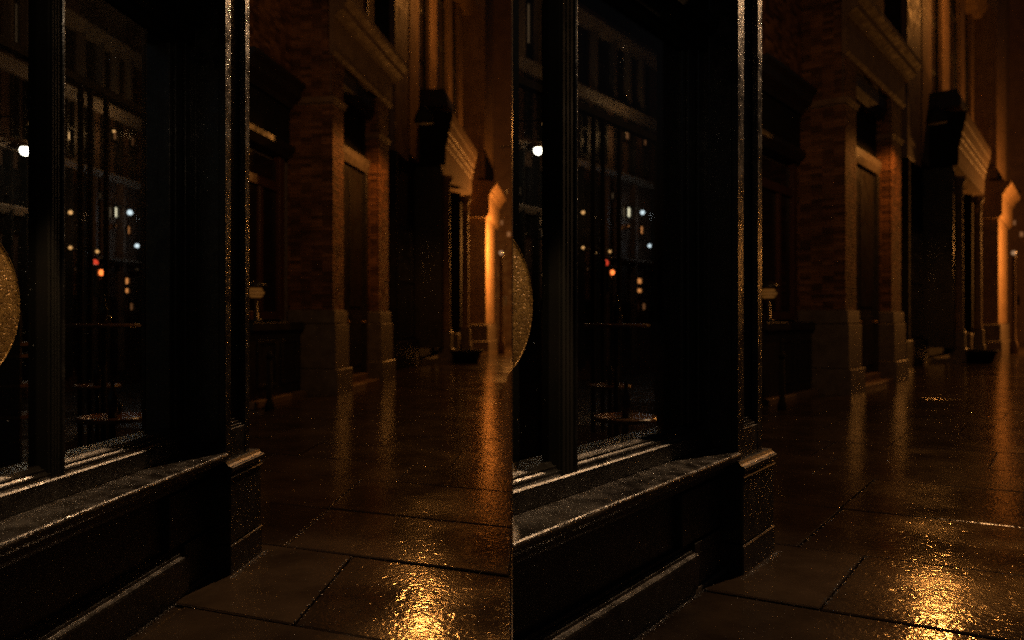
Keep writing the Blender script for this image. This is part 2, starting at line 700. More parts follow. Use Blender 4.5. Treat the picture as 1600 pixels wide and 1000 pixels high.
def shopfront(S):
    f = S.frame(408, 862, 880)
    clip = S.clip
    wh = S.where
    side = 'left' if clip < 0 else 'right'
    sh = root('black_shopfront', f'wet black painted shopfront with tall window and panelled corner post, {wh} of the picture',
              'shopfront', f, 'black shopfronts')
    sh['_clip'] = clip
    uS = -6.0                                  # runs on past the frame (or up to the corner of the block)
    n_gl = -0.28
    u_gl = f.hit(262, n_gl)
    u_post = f.hit(352, -0.04)
    u_end = f.hit(390, -0.04)
    zt = 3.07
    # pedestal and post
    uq0, uq1 = f.hit(360, 0.0), 0.0
    po = part(MB().box(u_post, u_end, -0.55, -0.08, 0.66, 4.2), 'corner_post', M_PAINT, sh)
    part(MB().box(uq0, uq1, -0.55, 0.0, 0.176, 0.60, 0.008), 'pedestal', M_PAINT, po)
    part(MB().box(uq0 - 0.004, uq1 + 0.004, -0.55, 0.006, -0.04, 0.172, 0.006), 'pedestal_base', M_PAINT, po)
    m = MB()
    m.prof([(-0.5, 0.60), (0.008, 0.60), (0.016, 0.612), (0.016, 0.632), (0.006, 0.640), (-0.012, 0.648), (-0.022, 0.664), (-0.5, 0.664)],
           uq0 - 0.012, uq1 + 0.012)
    m.prof([(-0.4, 0.566), (0.006, 0.566), (0.010, 0.572), (0.006, 0.578), (-0.4, 0.578)], uq0 - 0.006, uq1 + 0.006)
    part(m, 'pedestal_cap', M_PAINT2, po)
    ul, ur = f.hit(361, -0.04), f.hit(383, -0.04)
    part(MB().box(u_post, ul, -0.08, -0.04, 0.664, 4.2, 0.004), 'stile', M_PAINT, po)
    part(MB().box(ur, u_end, -0.08, -0.04, 0.664, 4.2, 0.004), 'stile', M_PAINT, po)
    part(MB().box(ul, ur, -0.08, -0.042, 0.664, 0.845, 0.003), 'bottom_rail', M_PAINT, po)
    m = MB()
    for i in range(3):
        m.box(ul, ur - 0.004 * i, -0.08, -0.050 - 0.008 * i, 0.846 + 0.018 * i, 0.862 + 0.018 * i, 0.002)
    part(m, 'stepped_moulding', M_PAINT, po)
    # jamb mouldings between glass and post
    jb = MB()
    n0 = n_gl
    du = (u_post - u_gl)
    for k, (a, b, out) in enumerate(((0.0, 0.16, 0.012), (0.18, 0.36, 0.028), (0.40, 0.62, 0.020), (0.66, 0.97, 0.034))):
        jb.box(u_gl + du * a, u_gl + du * b, n0 - 0.06, n0 + out, 0.885, zt + 0.15, 0.004)
    part(jb, 'jamb_moulding', M_PAINT, sh)
    part(MB().box(u_gl + 0.004, u_post - 0.002, n0 - 0.13, n0 - 0.0, 0.70, zt + 0.8), 'jamb', M_PAINT, sh)
    part(MB().box(u_post - 0.018, u_post + 0.004, -0.25, -0.21, 0.75, 4.2, 0.004), 'bead', M_PAINT, sh)
    # mullion
    um0, um1 = f.hit(57, n_gl), f.hit(102, -0.21)
    mu = MB()
    mu.box(um0, um1, -0.32, -0.225, 0.83, zt + 0.1, 0.005)
    for k in range(3):
        a = um0 + 0.006 + (um1 - um0 - 0.03) * k / 3
        mu.box(a, a + (um1 - um0 - 0.03) / 3 - 0.008, -0.2245, -0.214, 0.83, zt + 0.1, 0.003)
    mo = part(mu, 'mullion', M_MATTE, sh)
    part(MB().box(um1 - 0.014, um1, -0.2245, -0.208, 0.826, zt + 0.1, 0.005), 'bead', M_PAINT, mo)
    # glass
    part(MB().box(um1 - 0.02, u_gl + 0.01, n_gl - 0.006, n_gl, 0.87, zt + 0.02), 'glass_pane', M_GLASS, sh)
    part(MB().box(uS, um0 + 0.02, n_gl - 0.006, n_gl, 0.87, zt + 0.02), 'glass_pane', M_GLASS, sh)
    # bottom rail of the window: stepped mouldings
    rl = [(-0.40, 0.735), (-0.20, 0.735), (-0.198, 0.822), (-0.206, 0.828), (-0.216, 0.828), (-0.220, 0.836), (-0.220, 0.848),
          (-0.236, 0.850), (-0.242, 0.856), (-0.242, 0.866), (-0.258, 0.868), (-0.268, 0.880), (-0.40, 0.880)]
    part(MB().prof(rl, uS, u_post - 0.003), 'window_bottom_rail', M_PAINT, sh)
    # transom
    tr = [(-0.40, zt), (-0.262, zt), (-0.250, zt + 0.020), (-0.250, zt + 0.05), (-0.225, zt + 0.055), (-0.215, zt + 0.085), (-0.215, zt + 0.15),
          (-0.17, zt + 0.17), (-0.15, zt + 0.24), (-0.40, zt + 0.24)]
    part(MB().prof(tr, uS, u_post - 0.003), 'transom', M_MATTE, sh)
    part(MB().box(uS, u_post - 0.003, -0.40, -0.22, zt + 0.243, 4.2), 'fascia', M_MATTE, sh)
    part(MB().prof([(-0.5, 4.2), (0.10, 4.2), (0.16, 4.30), (0.16, 4.38), (-0.5, 4.40)], uS, u_end + 0.10), 'cornice', M_PAINT, sh)
    part(MB().box(uS, u_end + 0.02, -0.55, -0.10, 4.41, 6.6), 'upper_wall', M_FAR, sh)
    # sill
    sl = [(-0.40, 0.70), (-0.08, 0.655), (-0.06, 0.655), (-0.03, 0.662), (-0.022, 0.675), (-0.018, 0.690), (-0.0175, 0.698), (-0.019, 0.704), (-0.022, 0.709), (-0.027, 0.7125), (-0.033, 0.7145), (-0.20, 0.732),
          (-0.40, 0.732)]
    part(MB().prof(sl, uS, u_post - 0.004), 'sill', M_PAINT, sh)
    # stall riser
    u_pan = f.hit(256, -0.16)
    rz = part(MB().box(uS, u_post - 0.004, -0.34, -0.165, 0.02, 0.70), 'stall_riser', M_PAINT, sh)
    part(MB().prof([(-0.17, 0.57), (-0.135, 0.575), (-0.125, 0.600), (-0.085, 0.612), (-0.08, 0.653), (-0.17, 0.69)], uS, u_post - 0.004),
         'top_moulding', M_PAINT, rz)
    part(MB().prof([(-0.17, 0.03), (-0.09, 0.03), (-0.082, 0.205), (-0.086, 0.216), (-0.112, 0.222), (-0.116, 0.236), (-0.124, 0.238),
                    (-0.128, 0.250), (-0.138, 0.254), (-0.142, 0.268), (-0.17, 0.272)], uS, u_pan + 0.13), 'base_moulding', M_PAINT, rz)
    part(MB().box(u_pan, u_post - 0.004, -0.17, -0.125, 0.274, 0.566, 0.006), 'end_stile', M_PAINT, rz)
    part(MB().box(uS, u_post - 0.004, -0.34, -0.098, -0.04, 0.028, 0.004), 'plinth', M_PLINTH, rz)
    part(MB().box(u_pan + 0.132, u_post - 0.004, -0.17, -0.110, 0.03, 0.270, 0.004), 'plinth_block', M_PAINT, rz)
    # dark strip standing in for the post's reflection in the glass
    part(MB().box(u_gl + 0.002, u_gl + 0.06, -0.43, n_gl - 0.135, 0.7, 4.3), 'post_reflection', M_PAINT2, sh)
    if clip > 0:
        # the block ends at the corner: its dark party wall runs back from the street
        t = MB()
        t.box(0.004, 0.03, -24.0, -3.35, -0.04, 6.6)
        pw = solo(t, 'party_wall', 'plain black tarred party wall running back beside the shop in the right half', 'wall', M_PAINT2, WORLD, clip=0)
    del sh['_clip']
    # gold disc
    nd = -0.235
    zc = f.z(0, 475, nd)
    uc = f.hit(-48, nd) if clip < 0 else None
    tip = f.hit(31, nd)
    rad = 0.315
    uc = tip - rad
    gd = root('gold_disc', f'round gold disc cut by the edge of the {side} shop window, scratched and grainy', 'sign', f,
              'gold discs on the shop windows', at=(uc, 0, zc))
    gd['_clip'] = clip
    part(MB().disc(0, 0, nd - 0.012, nd, rad - 0.003), 'disc_plate', M_BRASS, gd)
    rim = MB()
    seg = 96
    prev = None
    rr = []
    for r_, n_ in ((rad - 0.006, nd + 0.0005), (rad - 0.003, nd + 0.003), (rad, nd), (rad, nd - 0.014), (rad - 0.006, nd - 0.014)):
        rr.append([rim._v(r_ * math.cos(2 * math.pi * i / seg), n_, r_ * math.sin(2 * math.pi * i / seg)) for i in range(seg)])
    for a, b in zip(rr, rr[1:] + rr[:1]):
        for i in range(seg):
            j = (i + 1) % seg
            rim.bm.faces.new([a[i], a[j], b[j], b[i]])
    part(rim, 'disc_rim', M_BRASS, gd, smooth=True)
    del gd['_clip']
    # unseen spot lamp added to brighten the disc, above the frame
    ul_, nl_, zl_ = tip - 0.10, nd + 0.42, 2.98
    dl = root('disc_fill_lamp', f'unseen picture light added to brighten the gold disc, {side} shop window', 'lamp', f, 'added disc lamps', at=(ul_, nl_))
    part(MB().tube((0, -nl_ - 0.22, zl_ + 0.35), (0, 0, zl_ + 0.12), 0.012), 'arm', M_IRON, dl)
    part(MB().lathe(0, 0, [(0.06, zl_ + 0.02), (0.055, zl_ + 0.06), (0.02, zl_ + 0.13)], 14), 'shade', M_IRON, dl, True)
    sp = light('lamp_light', dl, (0, 0, zl_), 85.0, (1.0, 0.64, 0.32), 0.02, spot=(R(26), 0.5))
    light('fill_glow', dl, (0, 0, zl_), 1.0, (1.0, 0.7, 0.42), 0.02)  # extra fill light added to catch the drops on the glass
    dv = Vector((0.06, -(-0.42), zc - 0.08 - zl_))
    sp.rotation_euler = dv.to_track_quat('-Z', 'Y').to_euler()
    return f


def brick_face(m, rnd, along, z0, z1, fixed, axis, course=0.075, blen=0.225, gap=0.010, out=0.012):
    """running-bond bricks standing proud of a backing; axis 'u' -> face at n=fixed, axis 'n' -> face at u=fixed"""
    k = 0
    z = z0
    while z + course <= z1 + 1e-3:
        a = along[0] + (0 if k % 2 == 0 else -blen / 2)
        while a < along[1]:
            b0, b1 = max(along[0], a), min(along[1], a + blen - gap)
            if b1 - b0 > 0.03:
                o = out + rnd.uniform(-0.004, 0.004)
                if axis == 'u':
                    m.box(b0, b1, fixed - 0.02, fixed + o, z, z + course - gap)
                else:
                    m.box(fixed - o, fixed + 0.02, b0, b1, z, z + course - gap)
            a += blen
        z += course
        k += 1


def sash(parent, f, u0, u1, n, z0, z1, name='window', mat=M_PAINT2, pane=M_DARKGLASS, bars=1):
    """a recessed window: frame, with its pane as a sub-part"""
    m = MB()
    t = min(0.07, 0.13 * (u1 - u0))
    bh = min(0.025, 0.05 * (u1 - u0))
    m.box(u0, u0 + t, n - 0.06, n + 0.02, z0, z1)
    m.box(u1 - t, u1, n - 0.06, n + 0.02, z0, z1)
    m.box(u0 + t, u1 - t, n - 0.06, n + 0.02, z0, z0 + t)
    m.box(u0 + t, u1 - t, n - 0.06, n + 0.02, z1 - t, z1)
    for i in range(bars):
        zz = z0 + (z1 - z0) * (i + 1) / (bars + 1)
        m.box(u0 + t, u1 - t, n - 0.055, n + 0.015, zz - bh, zz + bh)
    wdw = part(m, name, mat, parent)
    if wdw is not None:
        part(MB().box(u0 + t * 0.5, u1 - t * 0.5, n - 0.05, n - 0.035, z0 + t * 0.5, z1 - t * 0.5), 'pane', pane, wdw)
    return wdw


def brick_building(S):
    f = S.frame(547, 610, 960)
    r = S.rnd
    b = root('brick_building', f'red brick building with grey stone plinths and tall door recess, {S.where} of the picture',
             'building', f, 'brick buildings beside the shops')
    H = 12.5
    p1a, p1b = f.hit(520), f.hit(537)
    p2a, p2b = f.hit(592), f.hit(607)
    nb = -0.95
    nd = -0.30
    u_s = f.hit(372, -0.9)
    # masonry core behind
    core = MB()
    core.box(u_s - 0.15, p1a + 0.02, nb - 0.5, nb - 0.12, 0, H)
    core.box(p1a + 0.021, p2b + 0.25, nb - 0.5, nd - 0.30, 0, H)
    part(core, 'wall', M_MORTAR, b)
    z_pl = 1.70
    z_cap = 5.85
    z_beam = 6.84
    for (a, c, nm, nk, zt_) in ((p1a, p1b, 'brick_pier', nb, H - 1.0), (p2a, p2b, 'brick_pier', nd - 0.2, z_beam)):
        pr = part(MB().box(a + 0.02, c - 0.02, nk - 0.1, -0.012, z_pl, z_beam), nm, M_MORTAR, b)
        if zt_ > z_beam:
            part(MB().box(a + 0.02, a + 0.3, nk - 0.1, -0.07, z_beam + 0.003, zt_), 'pier_head', M_MORTAR, pr)
        bw = MB()
        brick_face(bw, r, (a, c), z_pl + 0.01, z_cap, -0.012, 'u')
        brick_face(bw, r, (nk, -0.012), z_pl + 0.01, z_cap, a + 0.02, 'n')
        brick_face(bw, r, (a, c), z_cap + 0.13, z_beam - 0.03, -0.012, 'u')
        brick_face(bw, r, (nk, -0.06), z_cap + 0.13, zt_, a + 0.02, 'n')
        part(bw, 'brickwork', M_BRICK, pr, kind='stuff')
        part(MB().prof([(nk, z_cap), (0.015, z_cap), (0.03, z_cap + 0.03), (0.03, z_cap + 0.06), (0.065, z_cap + 0.09), (0.065, z_cap + 0.12),
                        (nk, z_cap + 0.125)], a - 0.04, c + 0.05), 'pier_cap', M_STONE, pr)
        pl = MB()
        pl.box(a - 0.03, c + 0.08, nk, 0.05, 1.42, z_pl, 0.02)
        pl.box(a - 0.06, c + 0.12, nk, 0.08, 0.52, 1.415, 0.012)
        pl.box(a - 0.09, c + 0.20, nk, 0.13, -0.04, 0.515, 0.015)
        part(pl, 'stone_plinth', M_PLINTH, pr)
    # entablature and cornice over the doorway
    e0, e1 = p1a - 0.03, f.hit(613, 0.03)
    part(MB().prof([(-0.065, z_beam - 0.02), (0.0, z_beam - 0.02), (0.05, z_beam + 0.06), (0.03, z_beam + 0.1), (0.03, z_beam + 0.72), (-0.065, z_beam + 0.72)], e0, e1),
         'entablature', M_STONE, b)
    part(MB().prof([(-0.065, z_beam + 0.722), (0.06, z_beam + 0.722), (0.10, z_beam + 0.80), (0.22, z_beam + 0.86), (0.24, z_beam + 0.96), (0.36, z_beam + 1.05),
                    (0.36, z_beam + 1.16), (-0.065, z_beam + 1.26)], e0, e1 + 0.32), 'cornice', M_STONE, b)
    # upper storey over the cornice
    up = part(MB().box(p1a + 0.31, p2b + 0.25, nd - 0.295, -0.45, z_beam + 0.75, H), 'upper_wall', M_BRICK, b)
    for k in range(2):
        c0 = p1a + 0.5 + k * 1.9
        sash(b, f, c0, c0 + 1.1, -0.43, z_beam + 1.7, z_beam + 4.2)
    # upper wall over the near bay, with its own string course
    part(MB().box(u_s - 0.15, p1a - 0.025, nb - 0.118, nb + 0.10, 6.2, H), 'bay_wall', M_BRICK, b)
    part(MB().prof([(nb - 0.1, 5.7), (nb + 0.16, 5.7), (nb + 0.20, 5.8), (nb + 0.34, 5.9), (nb + 0.36, 6.05), (nb + 0.44, 6.12), (nb + 0.44, 6.19), (nb - 0.1, 6.195)],
                   u_s - 0.15, p1a - 0.12), 'bay_cornice', M_PAINT2, b)
    part(MB().box(u_s - 0.15, p1a - 0.12, nb - 0.1, nb + 0.10, 5.0, 5.69), 'bay_frieze', M_MATTE, b)
    part(MB().prof([(nb - 0.1, 4.7), (nb + 0.10, 4.72), (nb + 0.22, 4.85), (nb + 0.22, 4.95), (nb - 0.1, 4.99)], u_s - 0.15, p1a - 0.12), 'bay_lintel', M_PAINT2, b)
    # bay window
    ub0, ub1 = u_s - 0.15, f.hit(446, nb + 0.05)
    m = MB()
    m.box(ub1 - 0.24, ub1 - 0.02, nb - 0.1, nb + 0.04, 1.5, 4.69, 0.01)
    m.box(ub0, ub1 - 0.25, nb - 0.1, nb + 0.02, 4.0, 4.18, 0.01)
    m.box(ub0, ub1 - 0.25, nb - 0.1, nb + 0.02, 1.5, 1.66, 0.01)
    m.box(ub1 - 1.05, ub1 - 0.90, nb - 0.1, nb + 0.02, 1.67, 3.99, 0.01)
    bw = part(m, 'bay_window', M_WOOD, b)
    part(MB().box(ub0, ub1 - 0.2, nb - 0.09, nb - 0.04, 1.6, 4.6), 'pane', M_DARKGLASS, bw)
    # stall riser of the bay
    rz = MB()
    n_r = -0.62
    rz.box(ub0, p1a - 0.12, nb - 0.1, n_r, 0.10, 1.30, 0.01)
    rz.box(ub0, p1a - 0.12, nb - 0.1, n_r + 0.08, 1.305, 1.46, 0.01)
    part(rz, 'stall_riser', M_PAINT2, b)
    m = MB()
    k = ub1 - 0.1
    while k > ub0 + 0.9:
        m.box(k - 0.75, k, n_r - 0.01, n_r + 0.03, 0.30, 0.36, 0.004)
        m.box(k - 0.75, k, n_r - 0.01, n_r + 0.03, 1.08, 1.14, 0.004)
        m.box(k - 0.75, k - 0.69, n_r - 0.01, n_r + 0.03, 0.365, 1.075, 0.004)
        m.box(k - 0.06, k, n_r - 0.01, n_r + 0.03, 0.365, 1.075, 0.004)
        k -= 0.95
    part(m, 'panel_moulding', M_PAINT2, b)
    part(MB().box(ub0, p1a - 0.12, nb - 0.1, n_r + 0.13, -0.04, 0.095, 0.01), 'kerb_stone', M_STONE, b)
    # doorway: jambs, transom, door, steps
    part(MB().prof([(nd - 0.25, 6.3), (-0.18, 6.3), (-0.10, 6.5), (-0.10, z_beam - 0.03), (nd - 0.25, z_beam - 0.03)], p1b - 0.01, p2a + 0.01), 'door_lintel', M_PAINT2, b)
    part(MB().prof([(nd - 0.2, 5.0), (nd + 0.02, 5.0), (nd + 0.08, 5.15), (nd + 0.09, 5.3), (nd - 0.2, 5.35)], p1b, p2a), 'transom_bar', M_PLINTH, b)
    fan = sash(b, f, p1b, p2a, nd - 0.05, 5.36, 6.29, 'fanlight', mat=M_MATTE, pane=M_MATTE, bars=0)
    for a in (p1b, p2a - 0.14):
        part(MB().box(a, a + 0.14, nd - 0.25, nd + 0.04, 0.25, 4.99, 0.01), 'door_jamb', M_PAINT2, b)
    dm = MB()
    mid = (p1b + p2a) / 2
    dr = []
    for (a, c) in ((p1b + 0.145, mid - 0.006), (mid + 0.006, p2a - 0.145)):
        dm = MB()
        dm.box(a, c, nd - 0.12, nd - 0.06, 0.26, 4.98)
        for (za, zb) in ((0.45, 1.6), (1.8, 4.7)):
            dm.box(a + 0.12, c - 0.12, nd - 0.061, nd - 0.035, za, zb, 0.012)
        d = part(dm, 'door', M_PAINT2, b)
        part(MB().tube((c - 0.08, nd - 0.06, 1.45), (c - 0.08, nd - 0.01, 1.45), 0.03).ball(c - 0.08, nd + 0.01, 1.45, 0.045), 'handle', M_BRASS, d)
    # side window sill inside the doorway
    part(MB().box(p1b + 0.10, p1b + 0.60, nd - 0.02, -0.12, 1.55, 1.66, 0.02), 'side_ledge', M_STONE, b)
    part(MB().box(p1b + 0.14, p1b + 0.56, nd - 0.02, -0.17, 0.27, 1.54, 0.01), 'side_panel', M_WOOD, b)
    st = MB()
    st.box(p1b + 0.21, p2a - 0.10, nd - 0.25, -0.22, -0.04, 0.245, 0.012)
    part(st, 'step', M_STONE, b)
    st = MB()
    st.box(p1b + 0.21, p2a - 0.10, -0.215, 0.06, -0.04, 0.10, 0.01)
    part(st, 'step', M_STONE, b)
    # far pier stub with downpipe
    pd = MB()
    un = p2b + 0.32
    pd.tube((un, -0.45, 0.1), (un, -0.45, 8.2), 0.06, 10)
    for zz in (1.0, 3.2, 5.4, 7.6):
        pd.lathe(un, -0.45, [(0.085, zz), (0.085, zz + 0.08)], 10)
    part(pd, 'downpipe', M_MATTE, b)
    # a small lantern glowing on the sill of the bay
    lu = f.hit(400, nb + 0.22)
    zl = 1.47
    lt = root('window_lantern', f'small glowing amber lantern on the dark bay sill beside the corner post, {S.where}', 'lantern', f,
              'lanterns on the bay sills', at=(lu, nb + 0.22, zl))
    part(MB().lathe(0, 0, [(0.12, 0.0), (0.12, 0.03), (0.05, 0.05), (0.03, 0.40)], 12), 'stand', M_IRON, lt, True)
    bl = MB()
    for (ra, rb, za_, zb_) in ((0.09, 0.13, 0.43, 0.47), (0.14, 0.15, 0.49, 0.53), (0.13, 0.10, 0.55, 0.60)):
        bl.lathe(0, 0, [(ra, za_), (rb, zb_)], 14)
    part(bl, 'glass_bowl', emit('amber_bowl', (1.0, 0.36, 0.06), 0.07), lt, True)
    part(MB().lathe(0, 0, [(0.23, 0.625), (0.16, 0.68), (0.03, 0.74)], 14), 'cap', M_IRON, lt, True)
        # thin iron bollard in front of the bay
    gx, gy = S.ground(421, 640)
    u, n = f.un(gx, gy)
    bo = root('bollard', f'slim black iron bollard on the pavement before the bay, {S.where}', 'bollard', f, 'bollards', at=(u, n))
    part(MB().lathe(0, 0, [(0.075, -0.03), (0.075, 0.10), (0.05, 0.14), (0.042, 0.86)], 12), 'shaft', M_MATTE, bo, True)
    part(MB().lathe(0, 0, [(0.060, 0.862), (0.060, 0.90), (0.045, 0.93), (0.02, 0.98)], 12), 'finial', M_MATTE, bo, True)
    return f


def porch_building(S):
    f = S.frame(700, 566, 909)
    b = root('porch_building', f'dark stone building with deep cornice over black columned porch, {S.where} of the picture',
             'building', f, 'porch buildings')
    H = 16.0
    n_w = -0.85
    u0 = f.hit(618, n_w)
    u1 = f.hit(739, n_w)
    ua, ub = f.hit(695), f.hit(735)
    part(MB().box(u0, u1, n_w - 1.4, n_w - 0.22, 0, H), 'wall', M_MATTE, b)
    # ground floor left of the porch
    uw0, uw1 = u0 + 0.3, ua - 0.4
    sash(b, f, uw0, uw1, n_w - 0.18, 0.9, 4.6)
    part(MB().box(u0 - 0.0, ua - 0.1, n_w - 0.21, n_w - 0.05, 0.0, 0.85, 0.02), 'stall_riser', M_PAINT2, b)
    part(MB().box(u0 + 0.02, u0 + 0.24, n_w - 0.2, n_w + 0.02, 0.86, 6.6, 0.02), 'pilaster', M_MATTE, b)
    # porch: near side, columns, back
    near = part(MB().box(ua + 0.03, ua + 0.42, n_w - 0.3, -0.12, 0.52, 6.84), 'porch_side', M_PAINT2, b)
    part(MB().box(ub - 0.34, ub - 0.04, n_w - 0.1, -0.36, 0.15, 6.84), 'porch_side', M_MATTE, b)  # far screen added to block the post lamp from the porch
    for (uc) in (f.hit(699, -0.02), f.hit(728.5, -0.02)):
        cl = MB()
        cl.lathe(uc, -0.06, [(0.17, 1.10), (0.20, 1.14), (0.17, 1.2), (0.155, 1.25), (0.145, 3.2), (0.128, 5.9), (0.16, 5.95), (0.14, 6.02),
                             (0.14, 6.3), (0.22, 6.42), (0.24, 6.6)], 18)
        c_ = part(cl, 'column', M_STONE, b, True)
        cb = MB()
        cb.box(uc - 0.26, uc + 0.26, -0.32, 0.20, -0.04, 0.5, 0.02)
        cb.box(uc - 0.21, uc + 0.21, -0.27, 0.15, 0.5, 1.1, 0.02)
        part(cb, 'column_base', M_PLINTH, c_)
    m = MB()
    m.box(ua + 0.43, ub - 0.05, n_w - 0.2, n_w - 0.12, 0.2, 6.8)
    part(m, 'door', M_MATTE, b)
    part(MB().box(ua + 0.2, ub, n_w, 0.12, -0.04, 0.14, 0.02), 'step', M_PLINTH, b)
    part(MB().box(f.hit(714, -0.2), f.hit(725, -0.2), -0.6, -0.15, 0.14, 0.95, 0.02), 'pedestal', M_PLINTH, b)
    # entablature
    prof = [(n_w - 0.2, 6.85), (0.03, 6.85), (0.03, 7.0), (0.05, 7.0), (0.05, 7.5), (0.07, 7.52), (0.10, 7.66), (0.10, 7.74), (0.14, 7.78),
            (0.14, 7.98), (0.17, 8.0), (0.22, 8.22), (0.22, 8.30), (0.26, 8.36), (0.29, 8.60), (0.29, 8.68), (n_w - 0.2, 8.9)]
    part(MB().prof(prof, ua - 0.02, ub + 0.05), 'entablature', M_STONE, b)
    part(MB().prof(prof, ua - 0.12, ua - 0.022), 'entablature_end', M_MATTE, b)  # near end coloured black to imitate its unlit side
    part(MB().prof([(n_w - 0.2, 8.91), (0.12, 8.91), (0.12, 9.2), (0.0, 9.5), (n_w - 0.2, 9.5)], ua - 0.10, ua + 1.0), 'blocking_course', M_PAINT2, b)
    # upper storey piers with windows between
    strips = [(640, 655), (672, 683), (700, 707), (717, 723.5), (730.5, 737)]
    for (a, c) in strips:
        p = part(MB().box(f.hit(a, n_w), f.hit(c, n_w), n_w - 0.2, n_w, 6.9, H, 0.02), 'upper_pier', M_STONE, b)
    for (a, c) in zip(strips, strips[1:]):
        sash(b, f, f.hit(a[1], n_w) + 0.02, f.hit(c[0], n_w) - 0.02, n_w - 0.155, 9.0, 14.5, bars=2)
    part(MB().box(u0, f.hit(639, n_w), n_w - 0.2, n_w - 0.02, 6.62, H, 0.02), 'upper_wall', M_FAR, b)
    part(MB().prof([(n_w - 0.2, H), (n_w + 0.3, H), (n_w + 0.6, H + 0.5), (n_w - 0.2, H + 0.6)], u0, u1), 'roof_cornice', M_STONE, b)
    # low box planter in the shade beside the porch
    gx, gy = S.ground(728, 566)
    u, n = f.un(gx, gy)
    pt = root('planter', f'low dark round tub standing on wet pavement before the porch, {S.where}', 'planter', f, 'planters by the porches', at=(u, n))
    part(MB().lathe(0, 0, [(0.42, -0.02), (0.55, 0.32), (0.62, 0.36), (0.62, 0.44), (0.52, 0.44), (0.50, 0.38)], 18), 'tub', M_MATTE, pt, True)
    return f


def amber_building(S):
    f = S.frame(761, 549, 900)
    b = root('sandstone_building', f'sandstone building with corner pilaster glowing orange under the street light, {S.where}',
             'building', f, 'sandstone buildings at the street end')
    ua, ub = f.hit(760), f.hit(774)
    n_s = -0.85
    H = 30.0
    part(MB().box(ua + 0.02, ub + 6.0 if S.clip > 0 else ub + 2.0, -3.0, -0.35, 0, H), 'wall', M_STONE, b)
    pr = part(MB().box(ua, ub - 0.5, n_s, 0.0, 1.3, 6.35, 0.03), 'pilaster', M_STONE, b)
    cp = MB()
    cp.prof([(n_s, 6.36), (0.02, 6.36), (0.10, 6.5), (0.14, 6.5), (0.14, 7.45), (0.24, 7.55), (0.24, 7.62), (0.5, 7.95), (0.5, 8.05), (n_s, 8.2)], ua - 0.12, ub + 0.8)
    part(cp, 'capital', M_STONE, pr)
    pl = MB()
    pl.box(ua - 0.08, ub - 0.4, n_s, 0.08, 0.5, 1.29, 0.02)
    pl.box(ua - 0.14, ub - 0.3, n_s, 0.14, -0.04, 0.495, 0.02)
    part(pl, 'plinth', M_PLINTH, pr)
    part(MB().box(ua + 0.1, ub - 0.2, n_s, -0.08, 8.25, H, 0.03), 'upper_pilaster', M_STONE, b)
    for k in range(2):
        a = ub - 0.1 + k * 1.4
        sash(b, f, a, a + 0.9, -0.33, 8.8, 11.8)
    sash(b, f, ub - 0.4, ub + 1.3, -0.33, 1.2, 5.8)
    # end of the street
    x0, Y = S.at(768, 50)
    x1 = -0.01 if S.clip < 0 else S.at(900, 50)[0]
    eb = root('end_building', f'dark brick building closing the far end of the street, {S.where} of the picture', 'building', WORLD,
              'buildings at the far end', at=((x0 + x1) / 2, -Y))
    hw = (x1 - x0) / 2
    part(MB().box(-hw, hw, -3, 0, -0.04, 34), 'wall', M_FAR, eb)
    for (px, py, wpx, hpx, mt) in ((784, 348, 3, 7, E_DIM), (795, 366, 5, 7, E_DIM), (792, 300, 3, 6, M_DARKGLASS), (781, 300, 3, 6, M_DARKGLASS),
                                   (790, 470, 4, 16, M_DARKGLASS)):
        X = S.at(px, 50)[0] - (x0 + x1) / 2
        z = CAM_H + (500 - py) / F_PX * 50
        a, h = wpx / 2 / F_PX * 50, hpx / 2 / F_PX * 50
        if X + a > hw - 0.01:
            X = hw - 0.02 - a
        wd = part(MB().box(X - a - 0.04, X + a + 0.04, 0, 0.05, z - h - 0.08, z - h), 'window_sill', M_STONE, eb)
        part(MB().box(X - a, X + a, -0.02, 0.02, z - h, z + h), 'pane', mt, wd)
    # globe lamp on a slim post
    X, Y = S.at(783, 34.0)
    gl = root('globe_lamp', f'slim post lamp with small pale globe at far end of pavement, {S.where}', 'street lamp', WORLD, 'globe lamps', at=(X, -Y))
    part(MB().lathe(0, 0, [(0.16, -0.04), (0.16, 0.5), (0.10, 0.6), (0.075, 1.2), (0.06, 4.25), (0.10, 4.28), (0.10, 4.33)], 12), 'post', M_STONE, gl, True)
    part(MB().ball(0, 0, 4.47, 0.10), 'globe', emit('pale_globe', (1.0, 0.55, 0.28), 0.28), gl, True)
    return f


SODIUM = (1.0, 0.36, 0.065)


